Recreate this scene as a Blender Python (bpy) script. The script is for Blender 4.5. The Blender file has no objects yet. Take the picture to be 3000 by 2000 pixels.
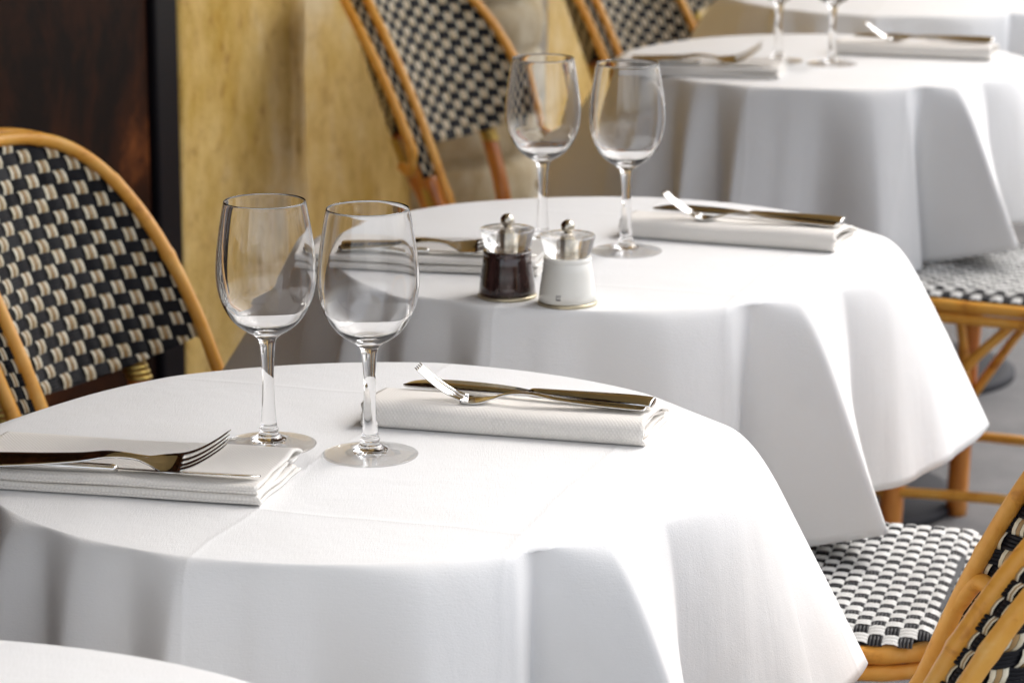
import bpy, bmesh, math, random
import numpy as np
from mathutils import Vector, Matrix, noise

S = bpy.context.scene
COL = S.collection
R_ = math.radians
random.seed(4)

# ------------------------------------------------------------------ camera, sky, sun, exposure
cd = bpy.data.cameras.new('camera'); cam = bpy.data.objects.new('camera', cd); COL.objects.link(cam); S.camera = cam
cd.lens = 107.1; cd.sensor_width = 36; cd.clip_end = 500
cam.location = (0, 0, 1.43); cam.rotation_euler = (R_(90 - 13.2), 0, 0)
cd.dof.use_dof = True; cd.dof.focus_distance = 2.60; cd.dof.aperture_fstop = 10.0; cd.dof.aperture_blades = 9

SUN_AZ, SUN_EL = 48, 52            # azimuth from +Y towards +X, elevation
W = bpy.data.worlds.new('World'); S.world = W; W.use_nodes = True
nt = W.node_tree; bg = nt.nodes['Background']
sky = nt.nodes.new('ShaderNodeTexSky'); sky.sky_type = 'NISHITA'; sky.sun_disc = False
sky.sun_elevation = R_(SUN_EL); sky.sun_rotation = R_(SUN_AZ); sky.dust_density = 4.0; sky.air_density = 1.0; sky.ozone_density = 1.0
veil = nt.nodes.new('ShaderNodeHueSaturation'); veil.inputs['Saturation'].default_value = .34     # thin white cloud over the blue
nt.links.new(sky.outputs[0], veil.inputs['Color']); nt.links.new(veil.outputs[0], bg.inputs[0]); bg.inputs[1].default_value = 0.15
sl = bpy.data.lights.new('sun', 'SUN'); sl.energy = 0.28; sl.angle = R_(60); sl.color = (1.0, 0.975, 0.94)
so = bpy.data.objects.new('sun', sl); COL.objects.link(so)
_d = Vector((math.sin(R_(SUN_AZ)) * math.cos(R_(SUN_EL)), math.cos(R_(SUN_AZ)) * math.cos(R_(SUN_EL)), math.sin(R_(SUN_EL))))
so.rotation_euler = _d.to_track_quat('Z', 'Y').to_euler()
S.view_settings.view_transform = 'Standard'; S.view_settings.look = 'None'; S.view_settings.gamma = 1
S.view_settings.exposure = 1.24
S.cycles.max_bounces = 16; S.cycles.transmission_bounces = 14; S.cycles.transparent_max_bounces = 12
S.cycles.sample_clamp_indirect = 6.0

# ------------------------------------------------------------------ materials
def mat(name, col, rough=.5, metal=0., spec=.5, coat=0., **kw):
    m = bpy.data.materials.new(name); m.use_nodes = True
    b = m.node_tree.nodes['Principled BSDF']
    b.inputs['Base Color'].default_value = (*col, 1); b.inputs['Roughness'].default_value = rough
    b.inputs['Metallic'].default_value = metal; b.inputs['Specular IOR Level'].default_value = spec
    b.inputs['Coat Weight'].default_value = coat
    for k, v in kw.items(): b.inputs[k].default_value = v
    return m
def N(m, t, **kw):
    n = m.node_tree.nodes.new(t)
    for k, v in kw.items(): setattr(n, k, v)
    return n
def L(m, a, b): m.node_tree.links.new(a, b)
def coords(m, kind='Object', scale=(1, 1, 1), rot=(0, 0, 0)):
    tc = N(m, 'ShaderNodeTexCoord'); mp = N(m, 'ShaderNodeMapping')
    L(m, tc.outputs[kind], mp.inputs[0]); mp.inputs['Scale'].default_value = scale; mp.inputs['Rotation'].default_value = rot
    return mp.outputs[0]
def noise_tex(m, co, scale, detail=4, rough=.55, dist=0.):
    n = N(m, 'ShaderNodeTexNoise'); n.inputs['Scale'].default_value = scale; n.inputs['Detail'].default_value = detail
    n.inputs['Roughness'].default_value = rough; n.inputs['Distortion'].default_value = dist
    if co is not None: L(m, co, n.inputs['Vector'])
    return n.outputs['Fac']
def ramp(m, fac, stops):
    r = N(m, 'ShaderNodeValToRGB'); e = r.color_ramp.elements
    while len(e) < len(stops): e.new(.5)
    for x, (p, c) in zip(e, stops):
        x.position = p; x.color = (*c, 1)
    L(m, fac, r.inputs[0]); return r.outputs[0]
def maths(m, op, a, b=None, c=None):
    n = N(m, 'ShaderNodeMath', operation=op)
    for i, v in enumerate((a, b, c)):
        if v is None: continue
        if isinstance(v, (int, float)): n.inputs[i].default_value = v
        else: L(m, v, n.inputs[i])
    return n.outputs[0]
def bump(m, h, strength=.3, dist=.001, prev=None):
    b = N(m, 'ShaderNodeBump'); b.inputs['Strength'].default_value = strength; b.inputs['Distance'].default_value = dist
    L(m, h, b.inputs['Height'])
    if prev is not None: L(m, prev, b.inputs['Normal'])
    L(m, b.outputs[0], m.node_tree.nodes['Principled BSDF'].inputs['Normal']); return b.outputs[0]
def setcol(m, c): L(m, c, m.node_tree.nodes['Principled BSDF'].inputs['Base Color'])

# table linen: plain weave, faint ironing creases on the top, hardly any dirt
linen = mat('table_linen', (.80, .80, .80), .85, spec=.25)
co = coords(linen, 'Object', rot=(0, 0, R_(17)))
sep = N(linen, 'ShaderNodeSeparateXYZ'); L(linen, co, sep.inputs[0])
wob = noise_tex(linen, co, 6, 2)
def crease(m, axis, at, w=.0035):
    d = maths(m, 'SUBTRACT', maths(m, 'ADD', axis, maths(m, 'MULTIPLY', wob, .03)), at + .015)
    q = maths(m, 'DIVIDE', d, w)
    return maths(m, 'DIVIDE', 1.0, maths(m, 'ADD', 1.0, maths(m, 'MULTIPLY', q, q)))
cr = crease(linen, sep.outputs[1], .196)
for ax, at in ((1, -.19), (0, -.02), (0, .21)):
    cr = maths(linen, 'ADD', cr, crease(linen, sep.outputs[ax], at))
uvs = N(linen, 'ShaderNodeSeparateXYZ'); _tc = N(linen, 'ShaderNodeTexCoord'); L(linen, _tc.outputs['UV'], uvs.inputs[0])
hem = maths(linen, 'MULTIPLY', maths(linen, 'GREATER_THAN', uvs.outputs[1], .945), .8)      # turned-up hem
cr = maths(linen, 'ADD', cr, hem)
n1 = bump(linen, cr, .30, .0018)
cloth_wr = maths(linen, 'ADD', noise_tex(linen, co, 9, 3, .5, .3), maths(linen, 'MULTIPLY', noise_tex(linen, co, 34, 3, .5, .6), .16))
pk = N(linen, 'ShaderNodeCombineXYZ'); L(linen, maths(linen, 'MULTIPLY', uvs.outputs[0], 46), pk.inputs[0]); L(linen, maths(linen, 'MULTIPLY', uvs.outputs[1], 1.3), pk.inputs[1])
pull = maths(linen, 'MULTIPLY', maths(linen, 'MULTIPLY', noise_tex(linen, pk.outputs[0], 1.0, 4, .6, .6), uvs.outputs[1]), .7)      # pull lines running down the drop
cloth_wr = maths(linen, 'ADD', cloth_wr, pull)
n2 = bump(linen, cloth_wr, .30, .006, n1)
fine = noise_tex(linen, coords(linen, 'Object', (1, 1, 1)), 1400, 2, .7)
slub = maths(linen, 'ADD', noise_tex(linen, coords(linen, 'Object', (1, .12, 1)), 700, 2, .6), noise_tex(linen, coords(linen, 'Object', (.12, 1, 1)), 700, 2, .6))
n3 = bump(linen, slub, .22, .0009, n2)
bump(linen, fine, .2, .0006, n3)
setcol(linen, ramp(linen, noise_tex(linen, co, 5, 5, .6), [(.3, (.79, .785, .775)), (.7, (.82, .82, .82))]))

def napkin_mat(name, c1):
    m = mat(name, c1, .85, spec=.2)
    k = 1 / .0034
    co = coords(m, 'UV', (k, k, k))
    sp = N(m, 'ShaderNodeSeparateXYZ'); L(m, co, sp.inputs[0])
    a = maths(m, 'SINE', maths(m, 'MULTIPLY', maths(m, 'ADD', sp.outputs[0], maths(m, 'MULTIPLY', sp.outputs[1], .8)), 3.14159 * 1.0))
    b = maths(m, 'SINE', maths(m, 'MULTIPLY', maths(m, 'SUBTRACT', sp.outputs[0], maths(m, 'MULTIPLY', sp.outputs[1], .8)), 3.14159 * 1.0))
    h = maths(m, 'ABSOLUTE', maths(m, 'MULTIPLY', a, b))
    bump(m, h, .35, .0009)
    v = ramp(m, h, [(.0, tuple(x * .93 for x in c1)), (.7, c1)])
    setcol(m, v)
    return m
nap_cream = napkin_mat('cream_damask', (.83, .795, .745))

ratt = mat('honey_rattan', (.70, .36, .10), .42, coat=.08, spec=.35)
co = coords(ratt, 'Object')
setcol(ratt, ramp(ratt, noise_tex(ratt, co, 26, 5, .6, .4), [(.28, (.46, .16, .02)), (.42, (.78, .36, .055)), (.60, (.82, .42, .085)), (.75, (.86, .52, .16))]))
bump(ratt, noise_tex(ratt, co, 160, 3), .12, .001)
burn = mat('scorched_rattan', (.42, .12, .02), .30, coat=.3)
setcol(burn, ramp(burn, noise_tex(burn, coords(burn, 'Object', (1, 1, .35)), 22, 5, .6, .8), [(.28, (.16, .035, .012)), (.45, (.56, .18, .025)), (.7, (.72, .30, .055))]))
cream = mat('cream_strand', (.78, .75, .66), .40, spec=.3)
cool_lit_st = mat('cool_lit_strand', (.72, .72, .70), .40, spec=.3)  # seat copy of the cream strand, cool light painted in as a paler tone
setcol(cream, ramp(cream, noise_tex(cream, coords(cream), 60, 3), [(.3, (.66, .57, .38)), (.6, (.82, .76, .60))]))  # warm light put into the yellow of the back strands
tan = mat('tan_strand', (.40, .25, .10), .4)
black = mat('black_strand', (.010, .010, .013), .42, spec=.18)
brass = mat('brass_binding', (.62, .45, .13), .33, metal=.85)
bump(brass, noise_tex(brass, coords(brass), 60, 2), .2, .001)

steel = mat('polished_steel', (.80, .785, .76), .10, metal=1)
n = noise_tex(steel, coords(steel, 'Object', (1, 6, 1)), 90, 4)
L(steel, maths(steel, 'ADD', maths(steel, 'MULTIPLY', n, .16), .02), steel.node_tree.nodes['Principled BSDF'].inputs['Roughness'])
bump(steel, noise_tex(steel, coords(steel), 45, 2), .10, .003)
brushed = mat('brushed_steel', (.60, .55, .46), .26, metal=1)

def glassmat(name, col=(1, 1, 1), ior=1.46, rough=0.):
    m = bpy.data.materials.new(name); m.use_nodes = True
    t = m.node_tree; t.nodes.clear()
    g = t.nodes.new('ShaderNodeBsdfGlass'); g.inputs['Color'].default_value = (*col, 1); g.inputs['IOR'].default_value = ior
    g.inputs['Roughness'].default_value = rough
    o = t.nodes.new('ShaderNodeOutputMaterial'); t.links.new(g.outputs[0], o.inputs[0]); return m
def thinglass(name, k, ior=1.46, col=(1, 1, 1)):
    """blown glass: k of the light goes straight through the thin wall, with Fresnel reflection, the rest refracts"""
    m = glassmat(name, col, ior); t = m.node_tree; g = next(n for n in t.nodes if n.type == 'BSDF_GLASS'); o = next(n for n in t.nodes if n.type == 'OUTPUT_MATERIAL')
    tr = t.nodes.new('ShaderNodeBsdfTransparent'); gl = t.nodes.new('ShaderNodeBsdfGlossy'); gl.inputs['Roughness'].default_value = 0
    fr = t.nodes.new('ShaderNodeFresnel'); ge = t.nodes.new('ShaderNodeNewGeometry'); mr = t.nodes.new('ShaderNodeMapRange'); mr.inputs['To Min'].default_value = 1.5; mr.inputs['To Max'].default_value = 1 / 1.5
    t.links.new(ge.outputs['Backfacing'], mr.inputs['Value']); t.links.new(mr.outputs[0], fr.inputs['IOR'])
    a = t.nodes.new('ShaderNodeMixShader'); t.links.new(fr.outputs[0], a.inputs[0]); t.links.new(tr.outputs[0], a.inputs[1]); t.links.new(gl.outputs[0], a.inputs[2])
    b = t.nodes.new('ShaderNodeMixShader'); b.inputs[0].default_value = k; t.links.new(g.outputs[0], b.inputs[1]); t.links.new(a.outputs[0], b.inputs[2])
    t.links.new(b.outputs[0], o.inputs[0]); return m
glass = thinglass('clear_glass', .0)
foot_glass = thinglass('foot_glass', .70)
bowl_glass = thinglass('bowl_glass', .0)
acryl = thinglass('clear_acrylic', .45, 1.49)

pepper_m = mat('dark_lacquer', (.035, .018, .016), .10, coat=.5)
setcol(pepper_m, ramp(pepper_m, noise_tex(pepper_m, coords(pepper_m, 'Object', (1, 1, .12)), 140, 3), [(.35, (.022, .011, .010)), (.7, (.06, .03, .028))]))
salt_m = mat('white_lacquer', (.80, .79, .74), .22, coat=.3)
mark_m = mat('grey_print', (.16, .15, .15), .5)

stone = mat('golden_limestone', (.5, .36, .15), .82)
co = coords(stone, 'Object')
big = noise_tex(stone, coords(stone, 'Object', (1, 1, .9)), 2.2, 9, .68, .2)
c_a = ramp(stone, big, [(.33, (.56, .33, .035)), (.5, (.77, .53, .18)), (.66, (.86, .69, .42))])
spots = ramp(stone, noise_tex(stone, coords(stone, 'Object', (1, 1, .8)), 21, 6, .72, .2), [(.34, (.58, .46, .30)), (.44, (.92, .88, .80)), (.55, (1, 1, 1))])
mx = N(stone, 'ShaderNodeMix', data_type='RGBA', blend_type='MULTIPLY'); mx.inputs[0].default_value = .8
L(stone, c_a, mx.inputs[6]); L(stone, spots, mx.inputs[7]); setcol(stone, mx.outputs[2])
bump(stone, noise_tex(stone, co, 22, 8, .65), .7, .014)
pale = mat('weathered_limestone', (.60, .50, .33), .85)
c_a = ramp(pale, noise_tex(pale, coords(pale, 'Object', (1, 1, .35)), 9, 7, .7, .8), [(.30, (.34, .24, .10)), (.42, (.62, .50, .30)), (.60, (.76, .69, .53))])
setcol(pale, c_a); bump(pale, noise_tex(pale, coords(pale), 30, 8, .7), .6, .012)
wood = mat('dark_varnished_wood', (.06, .02, .008), .6, spec=.06)
setcol(wood, ramp(wood, noise_tex(wood, coords(wood, 'Object', (1, 1, 1)), 3.4, 8, .68, .5), [(.40, (.007, .003, .002)), (.54, (.035, .010, .003)), (.68, (.20, .058, .014))]))
blackp = mat('black_paint', (.005, .004, .006), .5, spec=.12)
asphalt = mat('asphalt', (.10, .10, .105), .85)
setcol(asphalt, ramp(asphalt, noise_tex(asphalt, coords(asphalt), 3.5, 8, .75), [(.3, (.12, .12, .125)), (.7, (.21, .205, .205))]))
bump(asphalt, noise_tex(asphalt, coords(asphalt), 160, 4, .8), .6, .004)
darkmetal = mat('cast_iron', (.025, .025, .03), .7, spec=.2)
tabletop_m = mat('table_board', (.25, .2, .15), .6)
win_m = mat('dark_window_glass', (.02, .022, .025), .04, spec=.8)

# ------------------------------------------------------------------ object helpers
def empty(name, loc=(0, 0, 0), rz=0., label=None, cat=None, group=None, kind=None):
    o = bpy.data.objects.new(name, None); COL.objects.link(o); o.location = loc; o.rotation_euler = (0, 0, R_(rz))
    o.empty_display_size = .05
    return tag(o, label, cat, group, kind)
def tag(o, label=None, cat=None, group=None, kind=None):
    for k, v in (('label', label), ('category', cat), ('group', group), ('kind', kind)):
        if v: o[k] = v
    return o
def mesh(name, V, F, mats, parent=None, mi=None, smooth=True, loc=None, rz=None, uv=None):
    me = bpy.data.meshes.new(name)
    me.from_pydata([tuple(v) for v in V], [], [tuple(f) for f in F])
    if not isinstance(mats, (list, tuple)): mats = [mats]
    for m in mats: me.materials.append(m)
    if mi is not None: me.polygons.foreach_set('material_index', np.array(mi, dtype=np.int32))
    me.polygons.foreach_set('use_smooth', np.full(len(me.polygons), smooth))
    if uv is not None:
        l = me.uv_layers.new(name='UVMap'); lv = np.empty(len(me.loops), dtype=np.int32); me.loops.foreach_get('vertex_index', lv)
        l.data.foreach_set('uv', np.asarray(uv, dtype=np.float32)[lv].ravel())
    me.update()
    o = bpy.data.objects.new(name, me); COL.objects.link(o)
    if parent is not None: o.parent = parent
    if loc is not None: o.location = loc
    if rz is not None: o.rotation_euler = (0, 0, R_(rz))
    return o
class MB:
    """collects vertices and faces of one mesh"""
    def __init__(s): s.V = []; s.F = []; s.M = []
    def add(s, V, F, mi=0):
        b = len(s.V); s.V += [tuple(v) for v in V]; s.F += [tuple(i + b for i in f) for f in F]; s.M += [mi] * len(F); return s
    def build(s, name, mats, parent=None, **k): return mesh(name, s.V, s.F, mats, parent, s.M, **k)
    def box(s, x0, x1, y0, y1, z0, z1, mi=0):
        V = [(x, y, z) for x in (x0, x1) for y in (y0, y1) for z in (z0, z1)]
        return s.add(V, [(0, 1, 3, 2), (4, 6, 7, 5), (0, 4, 5, 1), (2, 3, 7, 6), (0, 2, 6, 4), (1, 5, 7, 3)], mi)
    def lathe(s, prof, n=48, mi=0, close=False, cx=0., cy=0.):
        V = []; F = []; idx = []
        for r, z in prof:
            if r < 1e-6: idx.append([len(V)]); V.append((cx, cy, z))
            else:
                idx.append(list(range(len(V), len(V) + n)))
                V += [(cx + r * math.cos(2 * math.pi * k / n), cy + r * math.sin(2 * math.pi * k / n), z) for k in range(n)]
        for A, B in zip(idx, idx[1:]):
            if len(A) == 1 and len(B) == 1: continue
            for k in range(n):
                k2 = (k + 1) % n
                if len(A) == 1: F.append((A[0], B[k2], B[k]))
                elif len(B) == 1: F.append((A[k], A[k2], B[0]))
                else: F.append((A[k], A[k2], B[k2], B[k]))
        return s.add(V, F, mi)
    def tube(s, pts, r, n=12, mi=0, closed=False, caps=True, flat=1.):
        P = [Vector(p) for p in pts]; m = len(P)
        rr = r if isinstance(r, (list, tuple)) else [r] * m
        V = []; F = []
        def tang(i):
            a = P[(i - 1) % m] if (i > 0 or closed) else P[i]; b = P[(i + 1) % m] if (i < m - 1 or closed) else P[i]
            return (b - a).normalized()
        t = tang(0); up = Vector((0, 0, 1)) if abs(t.z) < .9 else Vector((1, 0, 0))
        u = t.cross(up).normalized()
        for i in range(m):
            t2 = tang(i); q = t.rotation_difference(t2); u = (q @ u).normalized(); u = (u - t2 * u.dot(t2)).normalized(); t = t2; v = t.cross(u)
            for k in range(n):
                a = 2 * math.pi * k / n
                V.append(P[i] + (u * math.cos(a) + v * math.sin(a) * flat) * rr[i])
        for i in range(m if closed else m - 1):
            for k in range(n):
                F.append((i * n + k, i * n + (k + 1) % n, ((i + 1) % m) * n + (k + 1) % n, ((i + 1) % m) * n + k))
        if caps and not closed:
            F.append(tuple(range(n))[::-1]); F.append(tuple((m - 1) * n + k for k in range(n)))
        return s.add(V, F, mi)
def smoothpath(pts, k=8, closed=False):
    P = [Vector(p) for p in pts]; m = len(P); out = []
    rng = range(m if closed else m - 1)
    for i in rng:
        p0 = P[(i - 1) % m] if (i > 0 or closed) else P[0] * 2 - P[1]
        p1 = P[i]; p2 = P[(i + 1) % m]
        p3 = P[(i + 2) % m] if (i + 2 < m or closed) else P[-1] * 2 - P[-2]
        for j in range(k):
            t = j / k
            out.append(.5 * ((2 * p1) + (p2 - p0) * t + (2 * p0 - 5 * p1 + 4 * p2 - p3) * t * t + (3 * p1 - p0 - 3 * p2 + p3) * t ** 3))
    if not closed: out.append(P[-1])
    return out
def cane(pts, r, k=8, closed=False, seed=0, node=.11):
    """rattan pole: smoothed path with slightly thicker growth nodes"""
    P = smoothpath(pts, k, closed); rr = []; s = 0.; rng = random.Random(seed); nxt = rng.uniform(.02, node)
    d = [0.]
    for a, b in zip(P, P[1:]): d.append(d[-1] + (b - a).length)
    nodes = []
    while nxt < d[-1]: nodes.append(nxt); nxt += rng.uniform(node * .8, node * 1.7)
    for x in d:
        rr.append(r * (1 + sum(.14 * math.exp(-((x - q) / .0045) ** 2) for q in nodes) + .03 * math.sin(x * 31 + seed)))
    return P, rr
def copy_tree(o, parent=None):
    c = o.copy(); COL.objects.link(c)
    if parent is not None: c.parent = parent
    for ch in list(o.children): copy_tree(ch, c)
    return c

# ------------------------------------------------------------------ ground and the shop front
def XY(t, off):      # along the facade (t) and out towards the tables (off)
    return (-.81 + .2599 * t + .9656 * off, 3.65 + .9656 * t - .2599 * off)
g = MB(); g.add([(-120, -60, 0), (120, -60, 0), (120, 200, 0), (-120, 200, 0)], [(0, 1, 2, 3)])
tag(g.build('ground', asphalt), kind='structure')

fac = empty('shop_front', (*XY(1.1, 0), 0), 75 - 90, 'golden limestone shop front with a dark wooden door panel behind the rattan chairs', 'building')
# facade local frame: x = towards the tables (off), y = along the wall (t - 1.1)
def fbox(name, t0, t1, o0, o1, z0, z1, m, parent=fac, bev=.006):
    b = MB(); b.box(o0, o1, t0 - 1.1, t1 - 1.1, z0, z1); o = b.build(name, m, parent, smooth=False)
    md = o.modifiers.new('bevel', 'BEVEL'); md.width = bev; md.segments = 2
    return o
H = 4.4
fbox('wooden_door', -3.0, 1.02, -.16, -.012, 0, H, wood)
fbox('door_frame', 1.023, 1.117, -.16, .0, 0, H, blackp)
fbox('wall', 1.12, 2.72, -.30, -.10, 0, H, stone)
def pier():
    # pier whose right corner is cut by two weathered vertical flutes
    prof = [(-.098, 1.119), (.0, 1.119), (.0, 1.62), (.006, 1.632), (.0, 1.645), (-.002, 1.672), (-.012, 1.682), (-.004, 1.695), (-.004, 1.735), (-.020, 1.75), (-.030, 1.79), (-.098, 1.80)]
    nz = 150; V = []; F = []; m = len(prof)
    # resample the flat face so that it can be worn
    pr = []
    for (a, b), (c, d) in zip(prof, prof[1:]):
        k = max(1, int(math.hypot(c - a, d - b) / .02))
        pr += [(a + (c - a) * j / k, b + (d - b) * j / k) for j in range(k)]
    pr.append(prof[-1]); m = len(pr)
    for i in range(nz + 1):
        z = H * i / nz
        for (o, t) in pr:
            w = noise.fractal(Vector((t * 9, z * 3.2, 1.3)), .6, 2, 4) * .004
            if 1.61 < t < 1.77: w += min(0, noise.fractal(Vector((t * 30, z * 7, 5)), .7, 2, 3) + .05) * .018
            V.append((o + (w if o > -.09 else 0), t - 1.1, z))
    for i in range(nz):
        for k in range(m - 1): F.append((i * m + k, i * m + k + 1, (i + 1) * m + k + 1, (i + 1) * m + k))
    return mesh('stone_pier', V, F, stone, fac)
pier()
# rounded, coursed half column
def column():
    V = []; F = []; n = 26; rows = []
    z = 0.; k = 0
    while z < H:
        h = .11 if z < .8 else .42
        for j in range(8):
            s = j / 8; bul = (math.sin(math.pi * s)) ** .45
            rows.append((z + h * s, .19 + .020 * bul))
        z += h; k += 1
    for zi, (z, r) in enumerate(rows):
        for q in range(n + 1):
            a = math.pi * q / n - math.pi / 2
            rr = r + .010 * noise.fractal(Vector((q * .25, z * 6, 2.)), .6, 2, 4)
            V.append((-.10 + rr * math.cos(a), 2.95 - 1.1 + rr * 1.25 * math.sin(a), z))
    for i in range(len(rows) - 1):
        for q in range(n): F.append((i * (n + 1) + q, i * (n + 1) + q + 1, (i + 1) * (n + 1) + q + 1, (i + 1) * (n + 1) + q))
    return mesh('half_column', V, F, pale, fac)
column()
fbox('plaster_strip', 3.20, 3.33, -.12, .03, 0, H, mat('pale_plaster', (.70, .66, .56), .8))
fbox('far_wall', 3.33, 16, -.30, -.10, 0, H, stone)
fbox('column_backing', 2.723, 3.197, -.30, -.12, 0, H, pale)
# unseen canvas added over the tables to shade their left half and tint reflections gold
canvas = mat('golden_canvas', (.78, .57, .25), .9, spec=.1)
AW = 1.52
b = MB(); n = 24; V = []; F = []
for i in range(n + 1):
    f = i / n; x = -.10 + (AW + .10) * f; z = 3.15 - .62 * f - .05 * math.sin(math.pi * f)
    for y in (-6.5, 15.0): V += [(x, y, z), (x, y, z + .004)]
for i in range(n):
    a = i * 4; F += [(a, a + 2, a + 6, a + 4), (a + 1, a + 5, a + 7, a + 3), (a, a + 4, a + 5, a + 1), (a + 2, a + 3, a + 7, a + 6)]
F += [(0, 1, 3, 2), (n * 4, n * 4 + 2, n * 4 + 3, n * 4 + 1)]
b.add(V, F); aw = b.build('added_awning', canvas, fac)
fbox('added_valance', -5.4, 16.1, AW, AW + .004, 2.33, 2.53, canvas, aw, .001)
w = fbox('added_window', 3.9, 6.2, -.12, -.085, 1.0, 3.2, win_m)  # unseen window added to the wall for dark reflections in the cutlery
fbox('added_window_frame', 3.82, 3.898, -.12, -.07, .93, 3.27, blackp, w); fbox('added_window_frame', 6.202, 6.28, -.12, -.07, .93, 3.27, blackp, w)
fbox('added_lintel', 3.82, 6.28, -.12, -.06, 3.272, 3.35, blackp, w)

# ------------------------------------------------------------------ tables and cloths
TR = .33; TZ = .74
TABLES = [(-.402, 1.70), (-.133, 2.525), (.106, 3.40), (.51, 4.95), (.75, 5.84)]
# fold lines: edge angle, hem angle, hem radius, drop below the edge, roll-over width, crispness
KEYS = [
 (17, 13, .468, .228, .034, 1.), (0, -1, .402, .240, .016, .8), (-18, -16, .360, .244, .010, .7), (-39, -33, .320, .232, .000, 1.),
 (-52, -46, .438, .238, .024, 1.), (-62, -60, .272, .290, -.016, 1.), (-66, -66, .345, .286, .008, .7), (-79, -78, .378, .288, .016, .3),
 (-93, -94, .316, .292, .002, .1), (-102, -102, .335, .292, .004, .3), (-111, -113, .385, .284, .014, .9),
 (-119, -119, .322, .292, .002, .2), (-128, -129, .370, .288, .012, .5), (-135, -135, .328, .292, .002, .2), (-142, -143, .405, .280, .018, .6), (-151, -151, .312, .292, -.002, .5),
 (-168, -166, .372, .285, .012, .4), (-196, -193, .505, .232, .044, .9), (-214, -212, .325, .288, .000, .6), (-236, -236, .46, .250, .032, .95),
 (-256, -256, .322, .290, -.002, .5), (-280, -280, .46, .250, .034, .95), (-300, -300, .325, .290, .000, .5), (-321, -322, .43, .262, .020, .8),
 (-331, -332, .335, .288, .002, .5)]
def interp(keys, col, th):
    """periodic interpolation through the fold lines; crisp keys get a pointed crest"""
    ks = sorted((k[0] % 360, k) for k in keys); n = len(ks)
    out = np.empty_like(th)
    for i in range(n):
        a0, k0 = ks[i]; a1, k1 = ks[(i + 1) % n]
        if a1 <= a0: a1 += 360
        t = th % 360; t = np.where(t < a0, t + 360, t)
        m = (t >= a0) & (t < a1)
        s = (t[m] - a0) / (a1 - a0)
        v0, v1 = k0[col], k1[col]
        if col == 1:
            v0 = v0 - k0[0]; v1 = v1 - k1[0]; c0 = c1 = 0.
        else: c0, c1 = k0[5], k1[5]
        # hermite with end slopes = crispness * chord
        h = s * s * (3 - 2 * s) + c0 * (s - 2 * s * s + s ** 3) + c1 * (s ** 3 - s * s)
        out[m] = v0 + (v1 - v0) * h
    return out
def cloth_mesh(keys, seed=0, rot=0.):
    na, nr, nd = 720, 22, 64
    th = np.arange(na) * 360 / na - 360 * 0
    he = th + interp(keys, 1, th); rh = interp(keys, 2, th); dr = interp(keys, 3, th); cc = interp(keys, 4, th)
    V = []; q = .007
    rings = []
    for i in range(1, nr + 1):
        r = (TR - q) * i / nr; rings.append(np.stack([r * np.cos(np.radians(th)), r * np.sin(np.radians(th)), 0 * th], -1))
    t = np.linspace(0, 1, nd + 1)[1:] ** 1.15
    # side profile: cubic Bezier per angle
    P0r, P0z = TR - q, 0
    P1r = TR + cc; P1z = -.0 * cc
    P2r = TR + .004 + (rh - TR) * .30 + cc * .25; P2z = -dr * .26
    for s in t:
        b0, b1, b2, b3 = (1 - s) ** 3, 3 * s * (1 - s) ** 2, 3 * s * s * (1 - s), s ** 3
        r = b0 * P0r + b1 * P1r + b2 * P2r + b3 * rh
        z = b0 * P0z + b1 * P1z + b2 * P2z - b3 * dr
        w = b2 * .35 + b3
        a = np.radians(th + (he - th) * w)
        f = 3 * s * s - 2 * s ** 3
        wr = np.array([noise.noise(Vector((math.cos(x) * 3.1, math.sin(x) * 3.1, s * 1.5 + seed * 7))) * .0035 + noise.noise(Vector((math.cos(x) * 9, math.sin(x) * 9, s * 3 + seed * 3))) * .0016 for x in a]) * f
        r = r + wr
        rings.append(np.stack([r * np.cos(a), r * np.sin(a), z + f * .004 * np.sin(np.radians(th) * 5 + seed)], -1))
    A = np.array(rings)                       # (rings, na, 3)
    # let the crests ease a little along the hem
    B = A.copy()
    for _ in range(1): B[nr:] = (np.roll(B[nr:], 1, 1) + 2 * B[nr:] + np.roll(B[nr:], -1, 1)) / 4
    V = [(0, 0, 0)] + B.reshape(-1, 3).tolist(); F = []
    for k in range(na): F.append((0, 1 + k, 1 + (k + 1) % na))
    m = len(rings)
    idx = 1 + np.arange(m * na).reshape(m, na); nx = np.roll(idx, -1, 1)
    F += np.stack([idx[:-1], idx[1:], nx[1:], nx[:-1]], -1).reshape(-1, 4).tolist()
    tv = np.concatenate([np.zeros(nr), t]); UVc = [(0, 0)] + [(k / na, v) for v in tv for k in range(na)]
    o = mesh('tablecloth', V, F, linen, rz=rot, uv=UVc)
    md = o.modifiers.new('thickness', 'SOLIDIFY'); md.thickness = .0011; md.offset = 1
    return o
def tweak(keys, seed, amp=1.):
    r = random.Random(seed); out = []
    for k in keys:
        out.append((k[0] + r.uniform(-3, 3) * amp, k[1] + r.uniform(-4, 4) * amp, k[2] + r.uniform(-.015, .015) * amp, k[3], k[4], k[5]))
    return out
CL = ['small corner of a white tablecloth in the near left corner of the picture', 'white tablecloth under the nearest wine glasses and the cream napkins', 'white tablecloth under the pepper and salt mills',
      'blurred white tablecloth on the table behind the salt and pepper mills', 'farthest white tablecloth at the top right of the picture']
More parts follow.
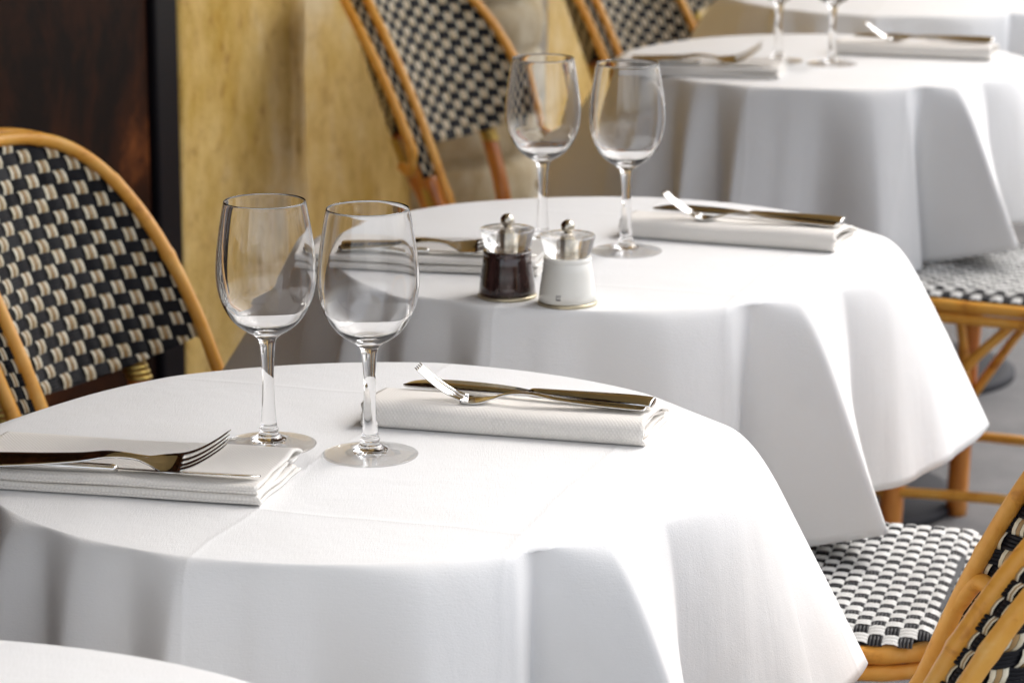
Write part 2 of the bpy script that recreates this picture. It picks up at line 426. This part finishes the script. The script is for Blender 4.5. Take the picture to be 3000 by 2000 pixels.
for i, (x, y) in enumerate(TABLES):
    tb = empty('round_table', (x, y, 0), 0, ['round bistro table nearest the camera', 'round bistro table carrying the two nearest wine glasses', 'round bistro table carrying the pepper and salt mills',
               'third round bistro table from the front', 'farthest round bistro table'][i] + ' hidden under its white cloth', 'table', 'round tables in a row along the shop front')
    b = MB(); b.lathe([(0, TZ - .034), (TR - .030, TZ - .034), (TR - .022, TZ - .028), (TR - .022, TZ - .014), (TR - .030, TZ - .006), (0, TZ - .006)], 64); b.build('tabletop', tabletop_m, tb)
    b = MB(); b.lathe([(0, .03), (.035, .03), (.028, .06), (.026, TZ - .06), (.05, TZ - .032), (0, TZ - .032)], 24); b.build('pedestal', darkmetal, tb)
    b = MB(); b.lathe([(0, .0), (.24, .0), (.24, .012), (.22, .020), (.05, .030), (0, .030)], 48); b.build('foot_disc', darkmetal, tb)
    ky = KEYS if i == 1 else tweak(KEYS, 10 + i, .9 if i != 2 else .35)
    c = cloth_mesh(ky, i, {0: 6, 1: 0, 2: -2, 3: -6, 4: 3}[i]); c.location = (x, y, TZ)
    tag(c, CL[i], 'tablecloth', 'white tablecloths on the round tables')

# ------------------------------------------------------------------ wine glasses
def make_glass():
    root = empty('wine_glass')
    b = MB()
    foot = [(0, .0022), (.020, .0014), (.034, .0004), (.0395, .0), (.0408, .0008), (.0405, .0017), (.034, .0026), (.022, .0042), (.014, .0066), (.0096, .0100), (.0078, .0128), (.0086, .0145), (.0080, .0162), (.0072, .0175),
            (.0066, .024), (.0058, .036), (.0052, .052), (.0051, .064), (.0056, .078), (.0065, .089), (.0078, .0965), (.0120, .1010)]
    outer = [(.0190, .1052), (.0265, .1110), (.0330, .1192), (.0380, .1290), (.0412, .1395), (.0428, .1500), (.0431, .1590), (.0426, .1690), (.0414, .1810), (.0396, .1940), (.0374, .2080), (.0353, .2190), (.0350, .2203)]
    rim = [(.0346, .2208), (.0342, .2203)]
    inner = [(r - .0011, z) for r, z in outer[:-1]][::-1]
    inner = inner[:-3] + [(.0310, .1192), (.0245, .1122), (.0160, .1078), (.0080, .1060), (0, .1055)]
    pr = foot + outer + rim + inner
    # smooth the profile
    P = smoothpath([(r, z, 0) for r, z in pr], 3)
    prof = [(max(0, p.x), p.y) for p in P]; prof[0] = (0, prof[0][1]); prof[-1] = (0, prof[-1][1])
    split = max(i for i, p in enumerate(prof) if p[1] < .0176 and p[0] > .006 and i < 80)
    nseg = 96
    b.lathe(prof, nseg)
    rz = {}
    for q, f in enumerate(b.F):
        zc = sum(b.V[i][2] for i in f) / len(f); rc = sum(math.hypot(b.V[i][0], b.V[i][1]) for i in f) / len(f)
        b.M[q] = 1 if (zc < .006 and rc > .015) else (2 if zc > .112 else 0)
    o = b.build('glass_body', [glass, foot_glass, bowl_glass], root); o.scale = (1, 1, .972)
    return root
GL = [(1, -.077, .020, 'near left wine glass standing behind the cream napkin with a fork', 3), (1, .012, -.013, 'near right wine glass, the foremost glass with its whole foot in view', 40),
      (2, -.071, .025, 'wine glass standing just behind the two mills', 80), (2, .023, -.018, 'wine glass beside the white napkin, right of the salt mill', 120),
      (3, -.077, -.020, 'blurred left wine glass on the third table with only its stem in view', 10), (3, .007, -.051, 'blurred right wine glass on the third table with only its stem in view', 60)]
g0 = make_glass()
for i, (t, dx, dy, lab, rz) in enumerate(GL):
    o = g0 if i == 0 else copy_tree(g0)
    o.location = (TABLES[t][0] + dx, TABLES[t][1] + dy, TZ + .0012); o.rotation_euler = (0, 0, R_(rz))
    tag(o, lab, 'wine glass', 'wine glasses on the tables')

# ------------------------------------------------------------------ pepper and salt mills
def make_mill(name, m, loc, label, cat, mark):
    root = empty(name, loc, 0, label, cat)
    b = MB(); b.lathe([(0, 0), (.0306, 0), (.0312, .0008), (.0312, .0026), (.0306, .0036), (0, .0040)], 64); b.build('base_ring', acryl if 0 else brushed_clear, root)
    b = MB(); b.lathe([(0, .0042), (.0302, .0042), (.0294, .014), (.0276, .026), (.0262, .036), (.0254, .0445), (.0250, .0452), (.0254, .0460), (.0254, .0490), (.0248, .0500), (.0215, .0502), (0, .0502)], 64)
    b.build('mill_body', m, root)
    if mark:
        # small printed emblem: letters over a solid bar, on the front of the body
        mk = MB()
        def put(u0, u1, z0, z1):
            V = []; n = 3
            for i in range(n + 1):
                u = u0 + (u1 - u0) * i / n
                for z in (z0, z1):
                    r = .0302 + (z - .0054) * (-.0008 / .0086) + .00025 if z < .014 else .0294 - (z - .014) * .15 + .00025
                    a = R_(-90) + u / .0295
                    V.append((r * math.cos(a), r * math.sin(a), z))
            mk.add(V, [(2 * i, 2 * i + 2, 2 * i + 3, 2 * i + 1) for i in range(n)])
        c = -.0102
        put(c - .0024, c + .0026, .0086, .0104)
        put(c - .0024, c - .0017, .0108, .0142); put(c - .0017, c - .0004, .0135, .0142); put(c - .0007, c - .0001, .0123, .0142); put(c - .0017, c - .0004, .0120, .0126)
        put(c + .0005, c + .0011, .0126, .0144); put(c + .0011, c + .0020, .0138, .0144); put(c + .0020, c + .0026, .0126, .0144); put(c + .0011, c + .0020, .0116, .0126)
        mk.build('maker_mark', mark_m, root, smooth=False)
    b = MB(); b.lathe([(0, .0504), (.0205, .0504), (.0210, .0520), (.0236, .0528), (.0252, .0560), (.0276, .0665), (.0290, .0712), (.0288, .0728), (.0278, .0735), (.0150, .0742), (.0060, .0744), (0, .0744)], 64)
    lid = b.build('lid', acryl, root)
    b = MB(); b.lathe([(0, .0525), (.0072, .0525), (.0076, .0535), (.0076, .0700), (.0068, .0710), (0, .0710)], 32); b.build('spindle', brushed, lid)
    b = MB(); pr = [(0, .0746)] + [(.0034, .0746), (.0036, .0754)] + [(.0073 * math.cos(a), .0818 + .0073 * math.sin(a)) for a in [R_(-58 + 148 * k / 14) for k in range(14)]] + [(0, .0891)]
    b.lathe(pr, 32); b.build('knob', brushed, root)
    return root
brushed_clear = mat('gilt_base', (.55, .48, .34), .3, metal=.8)
make_mill('pepper_mill', pepper_m, (TABLES[2][0] - .111, TABLES[2][1] - .255, TZ + .0012), 'small dark brown pepper mill with clear lid and steel knob', 'pepper mill', False)
make_mill('salt_mill', salt_m, (TABLES[2][0] - .048, TABLES[2][1] - .289, TZ + .0012), 'small white salt mill with clear lid and a printed emblem', 'salt mill', True)

# ------------------------------------------------------------------ napkins
def fold_sheet(mb, path, th, length, UV, seed, nl=70, skew=0.):
    """thick folded cloth: cross-section path (y,z) swept along x"""
    P = smoothpath([(0, y, z) for y, z in path], 6); n = len(P)
    d = [0.]
    for a, b in zip(P, P[1:]): d.append(d[-1] + (b - a).length)
    rows = []
    for i in range(nl + 1):
        x = length * i / nl; fr = i / nl
        end = math.exp(-((1 - fr) / .05) ** 2) + math.exp(-(fr / .05) ** 2)
        ring = []; uv = []
        for side in (1, -1):
            for k in (range(n) if side == 1 else range(n - 1, -1, -1)):
                a = P[max(0, k - 1)]; b = P[min(n - 1, k + 1)]; t = (b - a).normalized(); nn = Vector((0, -t.z, t.y))
                p = P[k] + nn * (side * th / 2)
                wv = noise.noise(Vector((x * 9, p.y * 14 + k * .02, seed))) * .0019 * (1 if p.z > .006 else .2)
                z = p.z + wv
                y = p.y + noise.noise(Vector((x * 7, p.z * 60, seed + 9))) * .0013
                xx = x + (noise.noise(Vector((p.y * 22, p.z * 170, seed + (0 if fr > .5 else 5)))) * .0035) * end + skew * p.y
                ring.append((xx, y, max(z, .0004))); uv.append((x, d[k]))
        rows.append(ring); UV.extend(uv)
    m = 2 * n; V = [v for r in rows for v in r]; F = []
    for i in range(nl):
        for k in range(m): F.append((i * m + k, i * m + (k + 1) % m, (i + 1) * m + (k + 1) % m, (i + 1) * m + k))
    # end caps as strips
    for base, fl in ((0, 1), (nl * m, -1)):
        for k in range(n - 1):
            q = (base + k, base + k + 1, base + m - 2 - k, base + m - 1 - k); F.append(q if fl == -1 else q[::-1])
    mb.add(V, F)
def napkin(kind, loc, rz, label, seed):
    mb = MB(); UV = []
    if kind == 'folded':     # stack of two folds, rounded edges to the front
        fold_sheet(mb, [(.112, .0018), (.050, .0018), (.006, .0020), (.0008, .0045), (.0050, .0072), (.050, .0070), (.104, .0068)], .0026, .262, UV, seed)
        fold_sheet(mb, [(.088, .0130), (.050, .0105), (.007, .0102), (.0015, .0130), (.0055, .0158), (.040, .0162), (.085, .0172), (.108, .0176), (.1205, .0150), (.1215, .0110), (.114, .0096), (.098, .0112)], .0026, .260, UV, seed + 1)
    else:                    # rolled, high at the front and thin at the back
        fold_sheet(mb, [(.100, .0090), (.094, .0120), (.070, .0185), (.040, .0208), (.014, .0212), (.0035, .0170), (.0012, .0095), (.0040, .0030), (.013, .0016), (.060, .0016), (.102, .0018)], .0028, .256, UV, seed)
        fold_sheet(mb, [(.098, .0052), (.060, .0052), (.020, .0056), (.0135, .0095), (.020, .0140), (.050, .0152), (.082, .0112), (.099, .0086)], .0026, .252, UV, seed + 2)
    o = mb.build('napkin', nap_cream, uv=UV); o.location = loc; o.rotation_euler = (0, 0, R_(rz))
    return tag(o, label, 'napkin', 'folded napkins on the tables')

# ------------------------------------------------------------------ cutlery
def make_fork():
    root = empty('fork')
    # x along the fork from handle end (0) to tine tips (.205), z = height
    prof = [(0, .0030, .0078), (.004, .0030, .0090), (.02, .0036, .0088), (.05, .0052, .0074), (.08, .0078, .0058), (.100, .0112, .0046), (.114, .0112, .0036), (.127, .0092, .0034), (.137, .0058, .0058), (.146, .0026, .0104), (.155, .0013, .0125), (.164, .0022, .0124)]
    P = smoothpath([(x, z, w) for x, z, w in prof], 5); V = []; F = []; n = 9
    for p in P:
        x, z, w = p
        cup = .0022 * max(0, min(1, (x - .135) / .02))
        for side in (1, -1):
            for j in range(n):
                s = -1 + 2 * j / (n - 1); s = s if side == 1 else -s
                th = .0012 * (1 - s * s * .5)
                V.append((x, s * w, z + cup * s * s + side * th))
    m = 2 * n
    for i in range(len(P) - 1):
        for k in range(m): F.append((i * m + k, i * m + (k + 1) % m, (i + 1) * m + (k + 1) % m, (i + 1) * m + k))
    F.append(tuple(range(m))[::-1]); F.append(tuple((len(P) - 1) * m + k for k in range(m)))
    mesh('fork_handle', V, F, steel, root)
    for q in range(4):
        y0 = (-1.5 + q) * .0066
        b = MB(); pts = []; rr = []
        for k in range(13):
            s = k / 12; x = .161 + .044 * s; z = .0022 + .0012 + .006 * s + .0235 * s ** 1.6
            pts.append((x, y0 * (1 - .10 * s) + .0, z + .0014 * (y0 / .0096) ** 2 * (1 - s))); rr.append(.0022 * (1 - .40 * s) if k < 12 else .0007)
        b.tube(pts, rr, 8, flat=.5); b.build('tine', steel, root)
    return root
def make_knife():
    root = empty('knife')
    # x from handle end (0) to tip (.236); flat along z
    V = []; F = []; n = 10; P = []
    for x, w, t in [(0, .0066, .0020), (.002, .0086, .0034), (.02, .0092, .0044), (.06, .0082, .0042), (.095, .0066, .0038), (.112, .0058, .0036), (.116, .0050, .0026)]: P.append((x, w, t))
    P = [tuple(p) for p in smoothpath(P, 4)]
    for x, w, t in P:
        for k in range(n * 2):
            a = 2 * math.pi * k / (n * 2); V.append((x, w * math.copysign(abs(math.cos(a)) ** .8, math.cos(a)), .0036 + t * math.sin(a)))
    m = 2 * n
    for i in range(len(P) - 1):
        for k in range(m): F.append((i * m + k, i * m + (k + 1) % m, (i + 1) * m + (k + 1) % m, (i + 1) * m + k))
    F.append(tuple(range(m))[::-1]); F.append(tuple((len(P) - 1) * m + k for k in range(m)))
    mesh('knife_handle', V, F, steel, root)
    V = []; F = []; top = []
    pts = [(.114, -.0045, .0050), (.122, -.0060, .0060), (.135, -.0085, .0068), (.16, -.0108, .0074), (.19, -.0112, .0076), (.215, -.0088, .0076), (.229, -.0040, .0074), (.236, .0030, .0060)]
    S_ = smoothpath(pts, 5)
    for p in S_:
        x, a, b = p; a = min(a, b)
        for y, t in ((a, .0001), (a * .5 + b * .5, .0007), (b, .0009)):
            V.append((x, y, .0036 + t)); V.append((x, y, .0036 - t))
    for i in range(len(S_) - 1):
        c = i * 6; d = c + 6
        F += [(c, c + 2, d + 2, d), (c + 2, c + 4, d + 4, d + 2), (c + 1, d + 1, d + 3, c + 3), (c + 3, d + 3, d + 5, c + 5), (c + 4, c + 5, d + 5, d + 4), (c, d, d + 1, c + 1)]
    mesh('blade', V, F, steel, root)
    return root
fork0, knife0 = make_fork(), make_knife()
used = {'f': False, 'k': False}
def put_cutlery(which, t, tail, head, z, label, roll=0., pitch=0., flip=False):
    """tail = handle end, head = direction point, both relative to the table centre"""
    src = fork0 if which == 'f' else knife0
    o = copy_tree(src) if used[which] else src; used[which] = True
    tx, ty = TABLES[t]
    a = math.atan2(head[1] - tail[1], head[0] - tail[0])
    o.location = (tx + tail[0], ty + tail[1], TZ + z)
    o.rotation_mode = 'XYZ'
    M = Matrix.Rotation(a, 4, 'Z') @ Matrix.Rotation(-pitch, 4, 'Y') @ Matrix.Rotation(roll, 4, 'X')
    o.rotation_euler = M.to_euler()
    tag(o, label, 'fork' if which == 'f' else 'knife', 'forks on the napkins' if which == 'f' else 'knives on the napkins')
ORD = {1: 'nearest', 2: 'middle', 3: 'blurred third', 4: 'farthest'}
NL = {1: ('cream napkin with rounded folds at the left, under the foreground fork', 'fork on the left cream napkin, its tines pointing up at the near left glass', 'knife lying along the front edge of the left cream napkin'),
      2: ('pale folded napkin half hidden behind the pepper mill', 'fork on the napkin left of the pepper mill', 'knife on the napkin left of the pepper mill'),
      3: ('blurred folded napkin at the left side of the third table', 'blurred fork with raised tines at the left of the third table', 'blurred knife beneath the fork at the left of the third table')}
NR = {1: ('thick rolled napkin behind the foot of the near right glass', 'fork crossing the knife on the nearest rolled napkin', 'knife with a golden reflecting blade on the nearest rolled napkin'),
      2: ('white rolled napkin right of the mills on the second table', 'slightly blurred fork on the rolled napkin of the second table', 'slightly blurred knife on the rolled napkin of the second table'),
      3: ('blurred white rolled napkin at the right side of the third table', 'blurred fork on the rolled napkin of the third table', 'blurred knife on the rolled napkin of the third table')}
for t in (1, 2, 3):
    tx, ty = TABLES[t]
    # left place: front right bottom corner at (-.07, -.171)
    a = {1: -12.5, 2: -11, 3: -12}[t]; cx, cy = {1: (-.070, -.171), 2: (-.078, -.158), 3: (-.093, -.225)}[t]
    ux, uy = math.cos(R_(a)), math.sin(R_(a))
    napkin('folded', (tx + cx - .262 * ux, ty + cy - .262 * uy, TZ + .0012), a, NL[t][0], t * 11)
    dx, dy = cx + .070, cy + .171
    put_cutlery('f', t, (-.298 + dx, -.118 + dy), (-.145 + dx, -.132 + dy), .0240, NL[t][1], roll=.42)
    put_cutlery('k', t, (-.303 + dx, -.106 + dy - .003), (-.077 + dx, -.155 + dy), .0188, NL[t][2], roll=-.22)
    a = {1: -15.6, 2: -21, 3: -17}[t]; cx, cy = {1: (.246, .009), 2: (.257, -.030), 3: (.268, -.020)}[t]
    ux, uy = math.cos(R_(a)), math.sin(R_(a))
    napkin('rolled', (tx + cx - .256 * ux, ty + cy - .256 * uy, TZ + .0012), a, NR[t][0], t * 17)
    rr = R_(a + 15.6)
    def tr(p):
        x, y = p[0] - .246, p[1] - .009
        return (cx + x * math.cos(rr) - y * math.sin(rr), cy + x * math.sin(rr) + y * math.cos(rr))
    put_cutlery('k', t, tr((.257, .056)), tr((.030, .146)), .0262, NR[t][2], roll=-.25, pitch=-.012)
    put_cutlery('f', t, tr((.250, .046)), tr((.060, .087)), .0245, NR[t][1], pitch=-.010)

# ------------------------------------------------------------------ rattan bistro chairs
def lean(z): return .385 * max(0, z - .45)
PH = R_(68)
def shell(u, z, off=0.):
    """point of the barrel shaped back: u -1..1 across, z height, off = outwards"""
    y = .203 * math.sin(u * PH) / math.sin(PH)
    x = -.215 - .105 * (math.cos(u * PH) - math.cos(PH)) / (1 - math.cos(PH))
    nx, ny = -math.cos(u * PH * .9), math.sin(u * PH * .9)
    return Vector((x - lean(z) + nx * off, y + ny * off * .8, z))
def ztop(u): return .575 + .260 * max(0., 1 - abs(u) ** 4.0) ** .52
def zbot(u): return .555 + .054 * u * u - .019 * u
def strand_cells(mb, surf, us, vs, skip=None, flip=0, hgt=.0016, pale=False):
    """basket weave as real strands: cream/tan/cream over, four black under"""
    nu, nv = len(us) - 1, len(vs) - 1
    for i in range(nu):
        for j in range(nv):
            u0, u1, v0, v1 = us[i], us[i + 1], vs[j], vs[j + 1]
            if skip and skip(i, j, u0, u1, v0, v1): continue
            warp = (i + j + flip) % 2 == 0
            jr = random.Random(i * 131 + j * 7 + nu); ju, jv, jh = jr.uniform(-.07, .07), jr.uniform(-.07, .07), jr.uniform(.75, 1.2)
            if jr.random() < .12: ju *= 1.9; jh *= .7
            ns = 3 if warp else 4
            for s in range(ns):
                V = []; F = []; na, nl = 4, 4
                for a in range(na):
                    for l in range(nl):
                        ca = (s + .04 + .92 * a / (na - 1)) / ns; cl = l / (nl - 1)
                        if warp and pale: gu, gv = -.02 + 1.04 * ca, -.20 + 1.4 * cl
                        elif warp: gu, gv = .12 + .76 * ca, -.13 + 1.26 * cl
                        else: gu, gv = -.14 + 1.28 * cl, .02 + .96 * ca
                        p, n = surf(u0 + (u1 - u0) * (gu + ju * (1 if warp else .3)), v0 + (v1 - v0) * (gv + jv * (.3 if warp else 1)))
                        h = hgt * (math.sin(math.pi * a / (na - 1)) * .55 + .2) + hgt * 1.15 * math.sin(math.pi * cl) ** .7 - hgt * .9 * (cl in (0, 1))
                        V.append(p + n * h * jh)
                for a in range(na - 1):
                    for l in range(nl - 1): F.append((a * nl + l, (a + 1) * nl + l, (a + 1) * nl + l + 1, a * nl + l + 1))
                mb.add(V, F, (1 if s == 1 and not pale else 0) if warp else 2)
def make_chair():
    root = empty('bistro_chair')
    WM = [cream, tan, black]
    # --- seat: woven top over a double cane rail
    def corner(x, y):      # rounded front corners
        return x, y
    def seatsurf(u, v):
        x = -.20 + .42 * v; y = -.205 + .41 * u
        d = max(abs(x - .01) / .21, abs(y) / .205)
        z = .463 - .010 * max(0, d - .86) / .14
        return Vector((x, y, z)), Vector((0, 0, 1))
    def seatskip(i, j, u0, u1, v0, v1):
        x = -.20 + .42 * (v0 + v1) / 2; y = -.205 + .41 * (u0 + u1) / 2
        return (max(0, abs(x - .01) - .12) / .09) ** 2.2 + (max(0, abs(y) - .115) / .09) ** 2.2 > 1.25
    mb = MB(); strand_cells(mb, seatsurf, [k / 30 for k in range(31)], [k / 27 for k in range(28)], seatskip, hgt=.0013, pale=True)
    # solid black ground under the strands, rounded corners
    n = 72; ring = []
    for k in range(n):
        a = 2 * math.pi * k / n; c, s = math.cos(a), math.sin(a); e = 2 / 4.6
        ring.append((.01 + .207 * math.copysign(abs(c) ** e, c), .202 * math.copysign(abs(s) ** e, s)))
    V = [(.01, 0, .4615)] + [(.01 + (x - .01) * .93, y * .93, .4612) for x, y in ring] + [(x, y, .453) for x, y in ring] + [(x, y, .438) for x, y in ring]
    F = [(0, 1 + k, 1 + (k + 1) % n) for k in range(n)]
    for b in (0, 1):
        for k in range(n): F.append((1 + b * n + k, 1 + (b + 1) * n + k, 1 + (b + 1) * n + (k + 1) % n, 1 + b * n + (k + 1) % n))
    mb.add(V, F, 2)
    mb.build('seat', [cool_lit_st, tan, black], root)
    b = MB()
    for z, r, o in ((.441, .0095, 1.035), (.422, .0085, 1.03)):
        P = [(.01 + (x - .01) * o, y * o, z) for x, y in ring]; b.tube(P, [r * (1 + .05 * math.sin(k * 1.7)) for k in range(n)], 10, closed=True)
    b.build('seat_rail', ratt, root)
    # --- back
    def surf(off, sgn):
        def f(u, v):
            z = min(v, ztop(u) - .004); z = max(z, zbot(u))
            p = shell(u, z, off); q = shell(u + .01, z, off) - shell(u - .01, z, off); r = shell(u, z + .01, off) - shell(u, z - .01, off)
            n = q.cross(r).normalized() * sgn
            return p, n
        return f
    def skip(i, j, u0, u1, v0, v1): 
        um = (u0 + u1) / 2; vm = (v0 + v1) / 2
        return vm > ztop(um) - .002 or vm < zbot(um) - .002
    us = [-1 + 2 * k / 23 for k in range(24)]; vs = [.556 + .0148 * k for k in range(22)]
    f0 = surf(0, 1); test = f0(0, .7)[1]
    sg = 1 if test.x > 0 else -1
    OUT = .034
    for off, s, nm in ((0, sg, 'back_weave'), (OUT, -sg, 'outer_weave')):
        mb = MB(); strand_cells(mb, surf(off, s), us, vs, skip)
        V = []; F = []; nu, nv = 40, 14; bk = surf(off, s)
        for i in range(nu + 1):
            u = -1 + 2 * i / nu
            for j in range(nv + 1):
                z = zbot(u) + (ztop(u) - zbot(u)) * j / nv; p, nn = bk(u, z); V.append(p - nn * .0012)
        for i in range(nu):
            for j in range(nv): F.append((i * (nv + 1) + j, (i + 1) * (nv + 1) + j, (i + 1) * (nv + 1) + j + 1, i * (nv + 1) + j + 1))
        mb.add(V, F, 2); mb.build(nm, WM, root)
    # arch outline, parameter runs up one side, over the top and down
    def outline(n=90):
        out = []
        for k in range(n + 1):
            a = math.pi * k / n
            u = -math.copysign(abs(math.cos(a)) ** .70, math.cos(a)) if k not in (0, n) else (-1 if k == 0 else 1)
            out.append((u, ztop(u)))
        return out
    OL = outline()
    side = [(-1, .515), (-1, .545)] + OL + [(1, .545), (1, .515)]
    # woven edge strip between the inner and the outer shell
    Ls = [0.]
    pts0 = [shell(u, z, 0) for u, z in side]; pts1 = [shell(u, z, OUT) for u, z in side]
    for a, b_ in zip(pts0, pts0[1:]): Ls.append(Ls[-1] + (b_ - a).length)
    def at(arr, s):
        s = max(0, min(Ls[-1] - 1e-6, s)); i = max(k for k in range(len(Ls)) if Ls[k] <= s); i = min(i, len(arr) - 2)
        f = (s - Ls[i]) / max(1e-9, Ls[i + 1] - Ls[i]); return arr[i].lerp(arr[i + 1], f)
    ctr = shell(0, .68, 0)
    def stripsurf(u, v):
        a, b_ = at(pts0, v), at(pts1, v); p = a.lerp(b_, u); t = (at(pts0, v + .004) - at(pts0, v - .004)).normalized()
        nn = (b_ - a).cross(t).normalized()
        if nn.dot(p - Vector((ctr.x, ctr.y * 0, .66))) < 0: nn = -nn
        return p, nn
    mb = MB(); ncol = max(10, int(Ls[-1] / .0155)); strand_cells(mb, stripsurf, [0.06, .36, .64, .94], [Ls[-1] * k / ncol for k in range(ncol + 1)])
    V = []; 
    for a, b_ in zip(pts0, pts1): V += [a, b_]
    mb.add(V, [(2 * k, 2 * k + 2, 2 * k + 3, 2 * k + 1) for k in range(len(pts0) - 1)], 2)
    mb.build('edge_weave', WM, root)
    # inner arch: from the floor-side posts over the top
    def post(s, off, zlist): return [shell(s, z, off) for z in zlist]
    P = []
    for s, zl in ((-1, (.20, .30, .40, .48, .53)),): P += [shell(s, z, -.004) + Vector((.03 * max(0, (.5 - z)), 0, 0)) for z in zl]
    P += [shell(u, z + .004, -.004) for u, z in OL[::3]]
    P += [shell(1, z, -.004) + Vector((.03 * max(0, (.5 - z)), 0, 0)) for z in (.53, .48, .40, .30, .20)]
    pp, rr = cane(P, .0082, 4, seed=3); b = MB(); b.tube(pp, rr, 12); b.build('inner_arch', ratt, root)
    P = [shell(u, z + .004, OUT + .004) for u, z in OL[::3]]
    P = [shell(-.80, .548, OUT + .012), shell(-.90, .540, OUT + .006)] + P
    pp, rr = cane(P, .0082, 4, seed=5); b = MB(); b.tube(pp, rr, 12); b.build('outer_arch', ratt, root)
    # legs
    def leg(pts, r, mt=burn, nm='leg', seed=0):
        pp, rr = cane(pts, r, 6, seed=seed, node=.16); b = MB(); b.tube(pp, rr, 14); return b.build(nm, mt, root)
    for s in (-1, 1):
        leg([(.205 + .0, s * .185, .0), (.195, s * .178, .22), (.178, s * .165, .428)], .0180, seed=10 + s)
        # rear leg rises into the back
        top = shell(s * .60, .605, .016); 
        lg = leg([(-.300, s * .165, 0), (-.290, s * .150, .22), (-.292, s * .128, .42), top - Vector((-.016, 0, .06)), top - Vector((0, 0, .01))], .0140, seed=20 + s)
        # brass wire binding round the rear leg and round the edge strip
        for cpt, rad, zz in ((top - Vector((-.010, 0, .044)), .0150, 0), (shell(s * .97, .492, .022), .0135, 1)):
            b = MB()
            for k in range(7):
                b.lathe([(rad, -.0030), (rad + .0016, -.0018), (rad + .0020, 0), (rad + .0016, .0018), (rad, .0030)], 20)
                for q in range(len(b.V) - 100, len(b.V)):
                    x, y, z = b.V[q]; z += (k - 3) * .0066; b.V[q] = (cpt.x + x - (z * -.42), cpt.y + y, cpt.z + z)
                    b.V[q] = (cpt.x + x - z * .42, cpt.y + y, cpt.z + z)
            b.build('brass_binding', brass, lg if zz == 0 else root)
        # short post below the edge strip
        leg([shell(s, .535, .022), shell(s, .49, .020), shell(s, .42, .012) + Vector((.01, 0, 0)), shell(s, .30, 0) + Vector((.01, 0, 0))], .0125, seed=30 + s, nm='side_post')
        # curved loop between post and leg
        if s < 0:
            pp, rr = cane([shell(s, .585, -.004), shell(s * .95, .612, -.004), shell(s * .87, .606, .0), shell(s * .80, .575, .006), shell(s * .75, .52, .010), shell(s * .72, .43, .012)], .0080, 8, seed=40)
            b = MB(); b.tube(pp, rr, 10); b.build('loop_brace', ratt, root)
        # braces under the seat
        b = MB()
        for q in ([(.185, s * .170, .20), (.10, s * .180, .33), (.02, s * .185, .415)], [(-.228, s * .150, .20), (-.12, s * .178, .33), (-.03, s * .185, .415)]):
            pp, rr = cane(q, .0078, 6, seed=51); b.tube(pp, rr, 10)
        b.build('side_brace', ratt, root)
        b = MB(); pp, rr = cane([(.23, s * .188, .135), (.0, s * .172, .140), (-.275, s * .168, .135)], .0080, 6, seed=52); b.tube(pp, rr, 10); b.build('stretcher', ratt, root)
    b = MB()
    for q in ([(.183, -.150, .22), (.178, -.08, .35), (.178, -.015, .415)], [(.183, .150, .22), (.178, .08, .35), (.178, .015, .415)]):
        pp, rr = cane(q, .0078, 6, seed=53); b.tube(pp, rr, 10)
    b.build('front_brace', ratt, root)
    for x, z in ((.208, .128), (-.262, .148)):
        b = MB(); pp, rr = cane([(x, -.195, z), (x, 0, z + .003), (x, .195, z)], .0080, 6, seed=54); b.tube(pp, rr, 10); b.build('stretcher', ratt, root)
    return root
CH = [(-.198, 3.345, -21, 'rattan bistro chair with black and cream woven back at the left, before the dark wood'),
      (.190, 5.09, -27, 'rattan bistro chair with woven back against the golden stone, behind the mills table'),
      (.545, 5.98, -25, 'blurred rattan chair whose back shows above the rear wine glasses'),
      (.70, 6.82, -18, 'farthest rattan chair, only a scrap of weave showing at the top edge'),
      (.285, 3.09, 165, 'rattan chair beside the mills table, its pale woven seat showing below the cloth'),
      (.843, 4.594, 155, 'blurred rattan chair at the right edge showing its seat and front legs'),
      (.084, 2.445, 165, 'rattan chair in the bottom right corner, its woven back cut by the picture edge')]
c0 = make_chair()
for i, (x, y, rz, lab) in enumerate(CH):
    o = c0 if i == 0 else copy_tree(c0)
    o.location = (x, y, 0); o.rotation_euler = (0, 0, R_(rz)); tag(o, lab, 'chair', 'woven rattan bistro chairs')
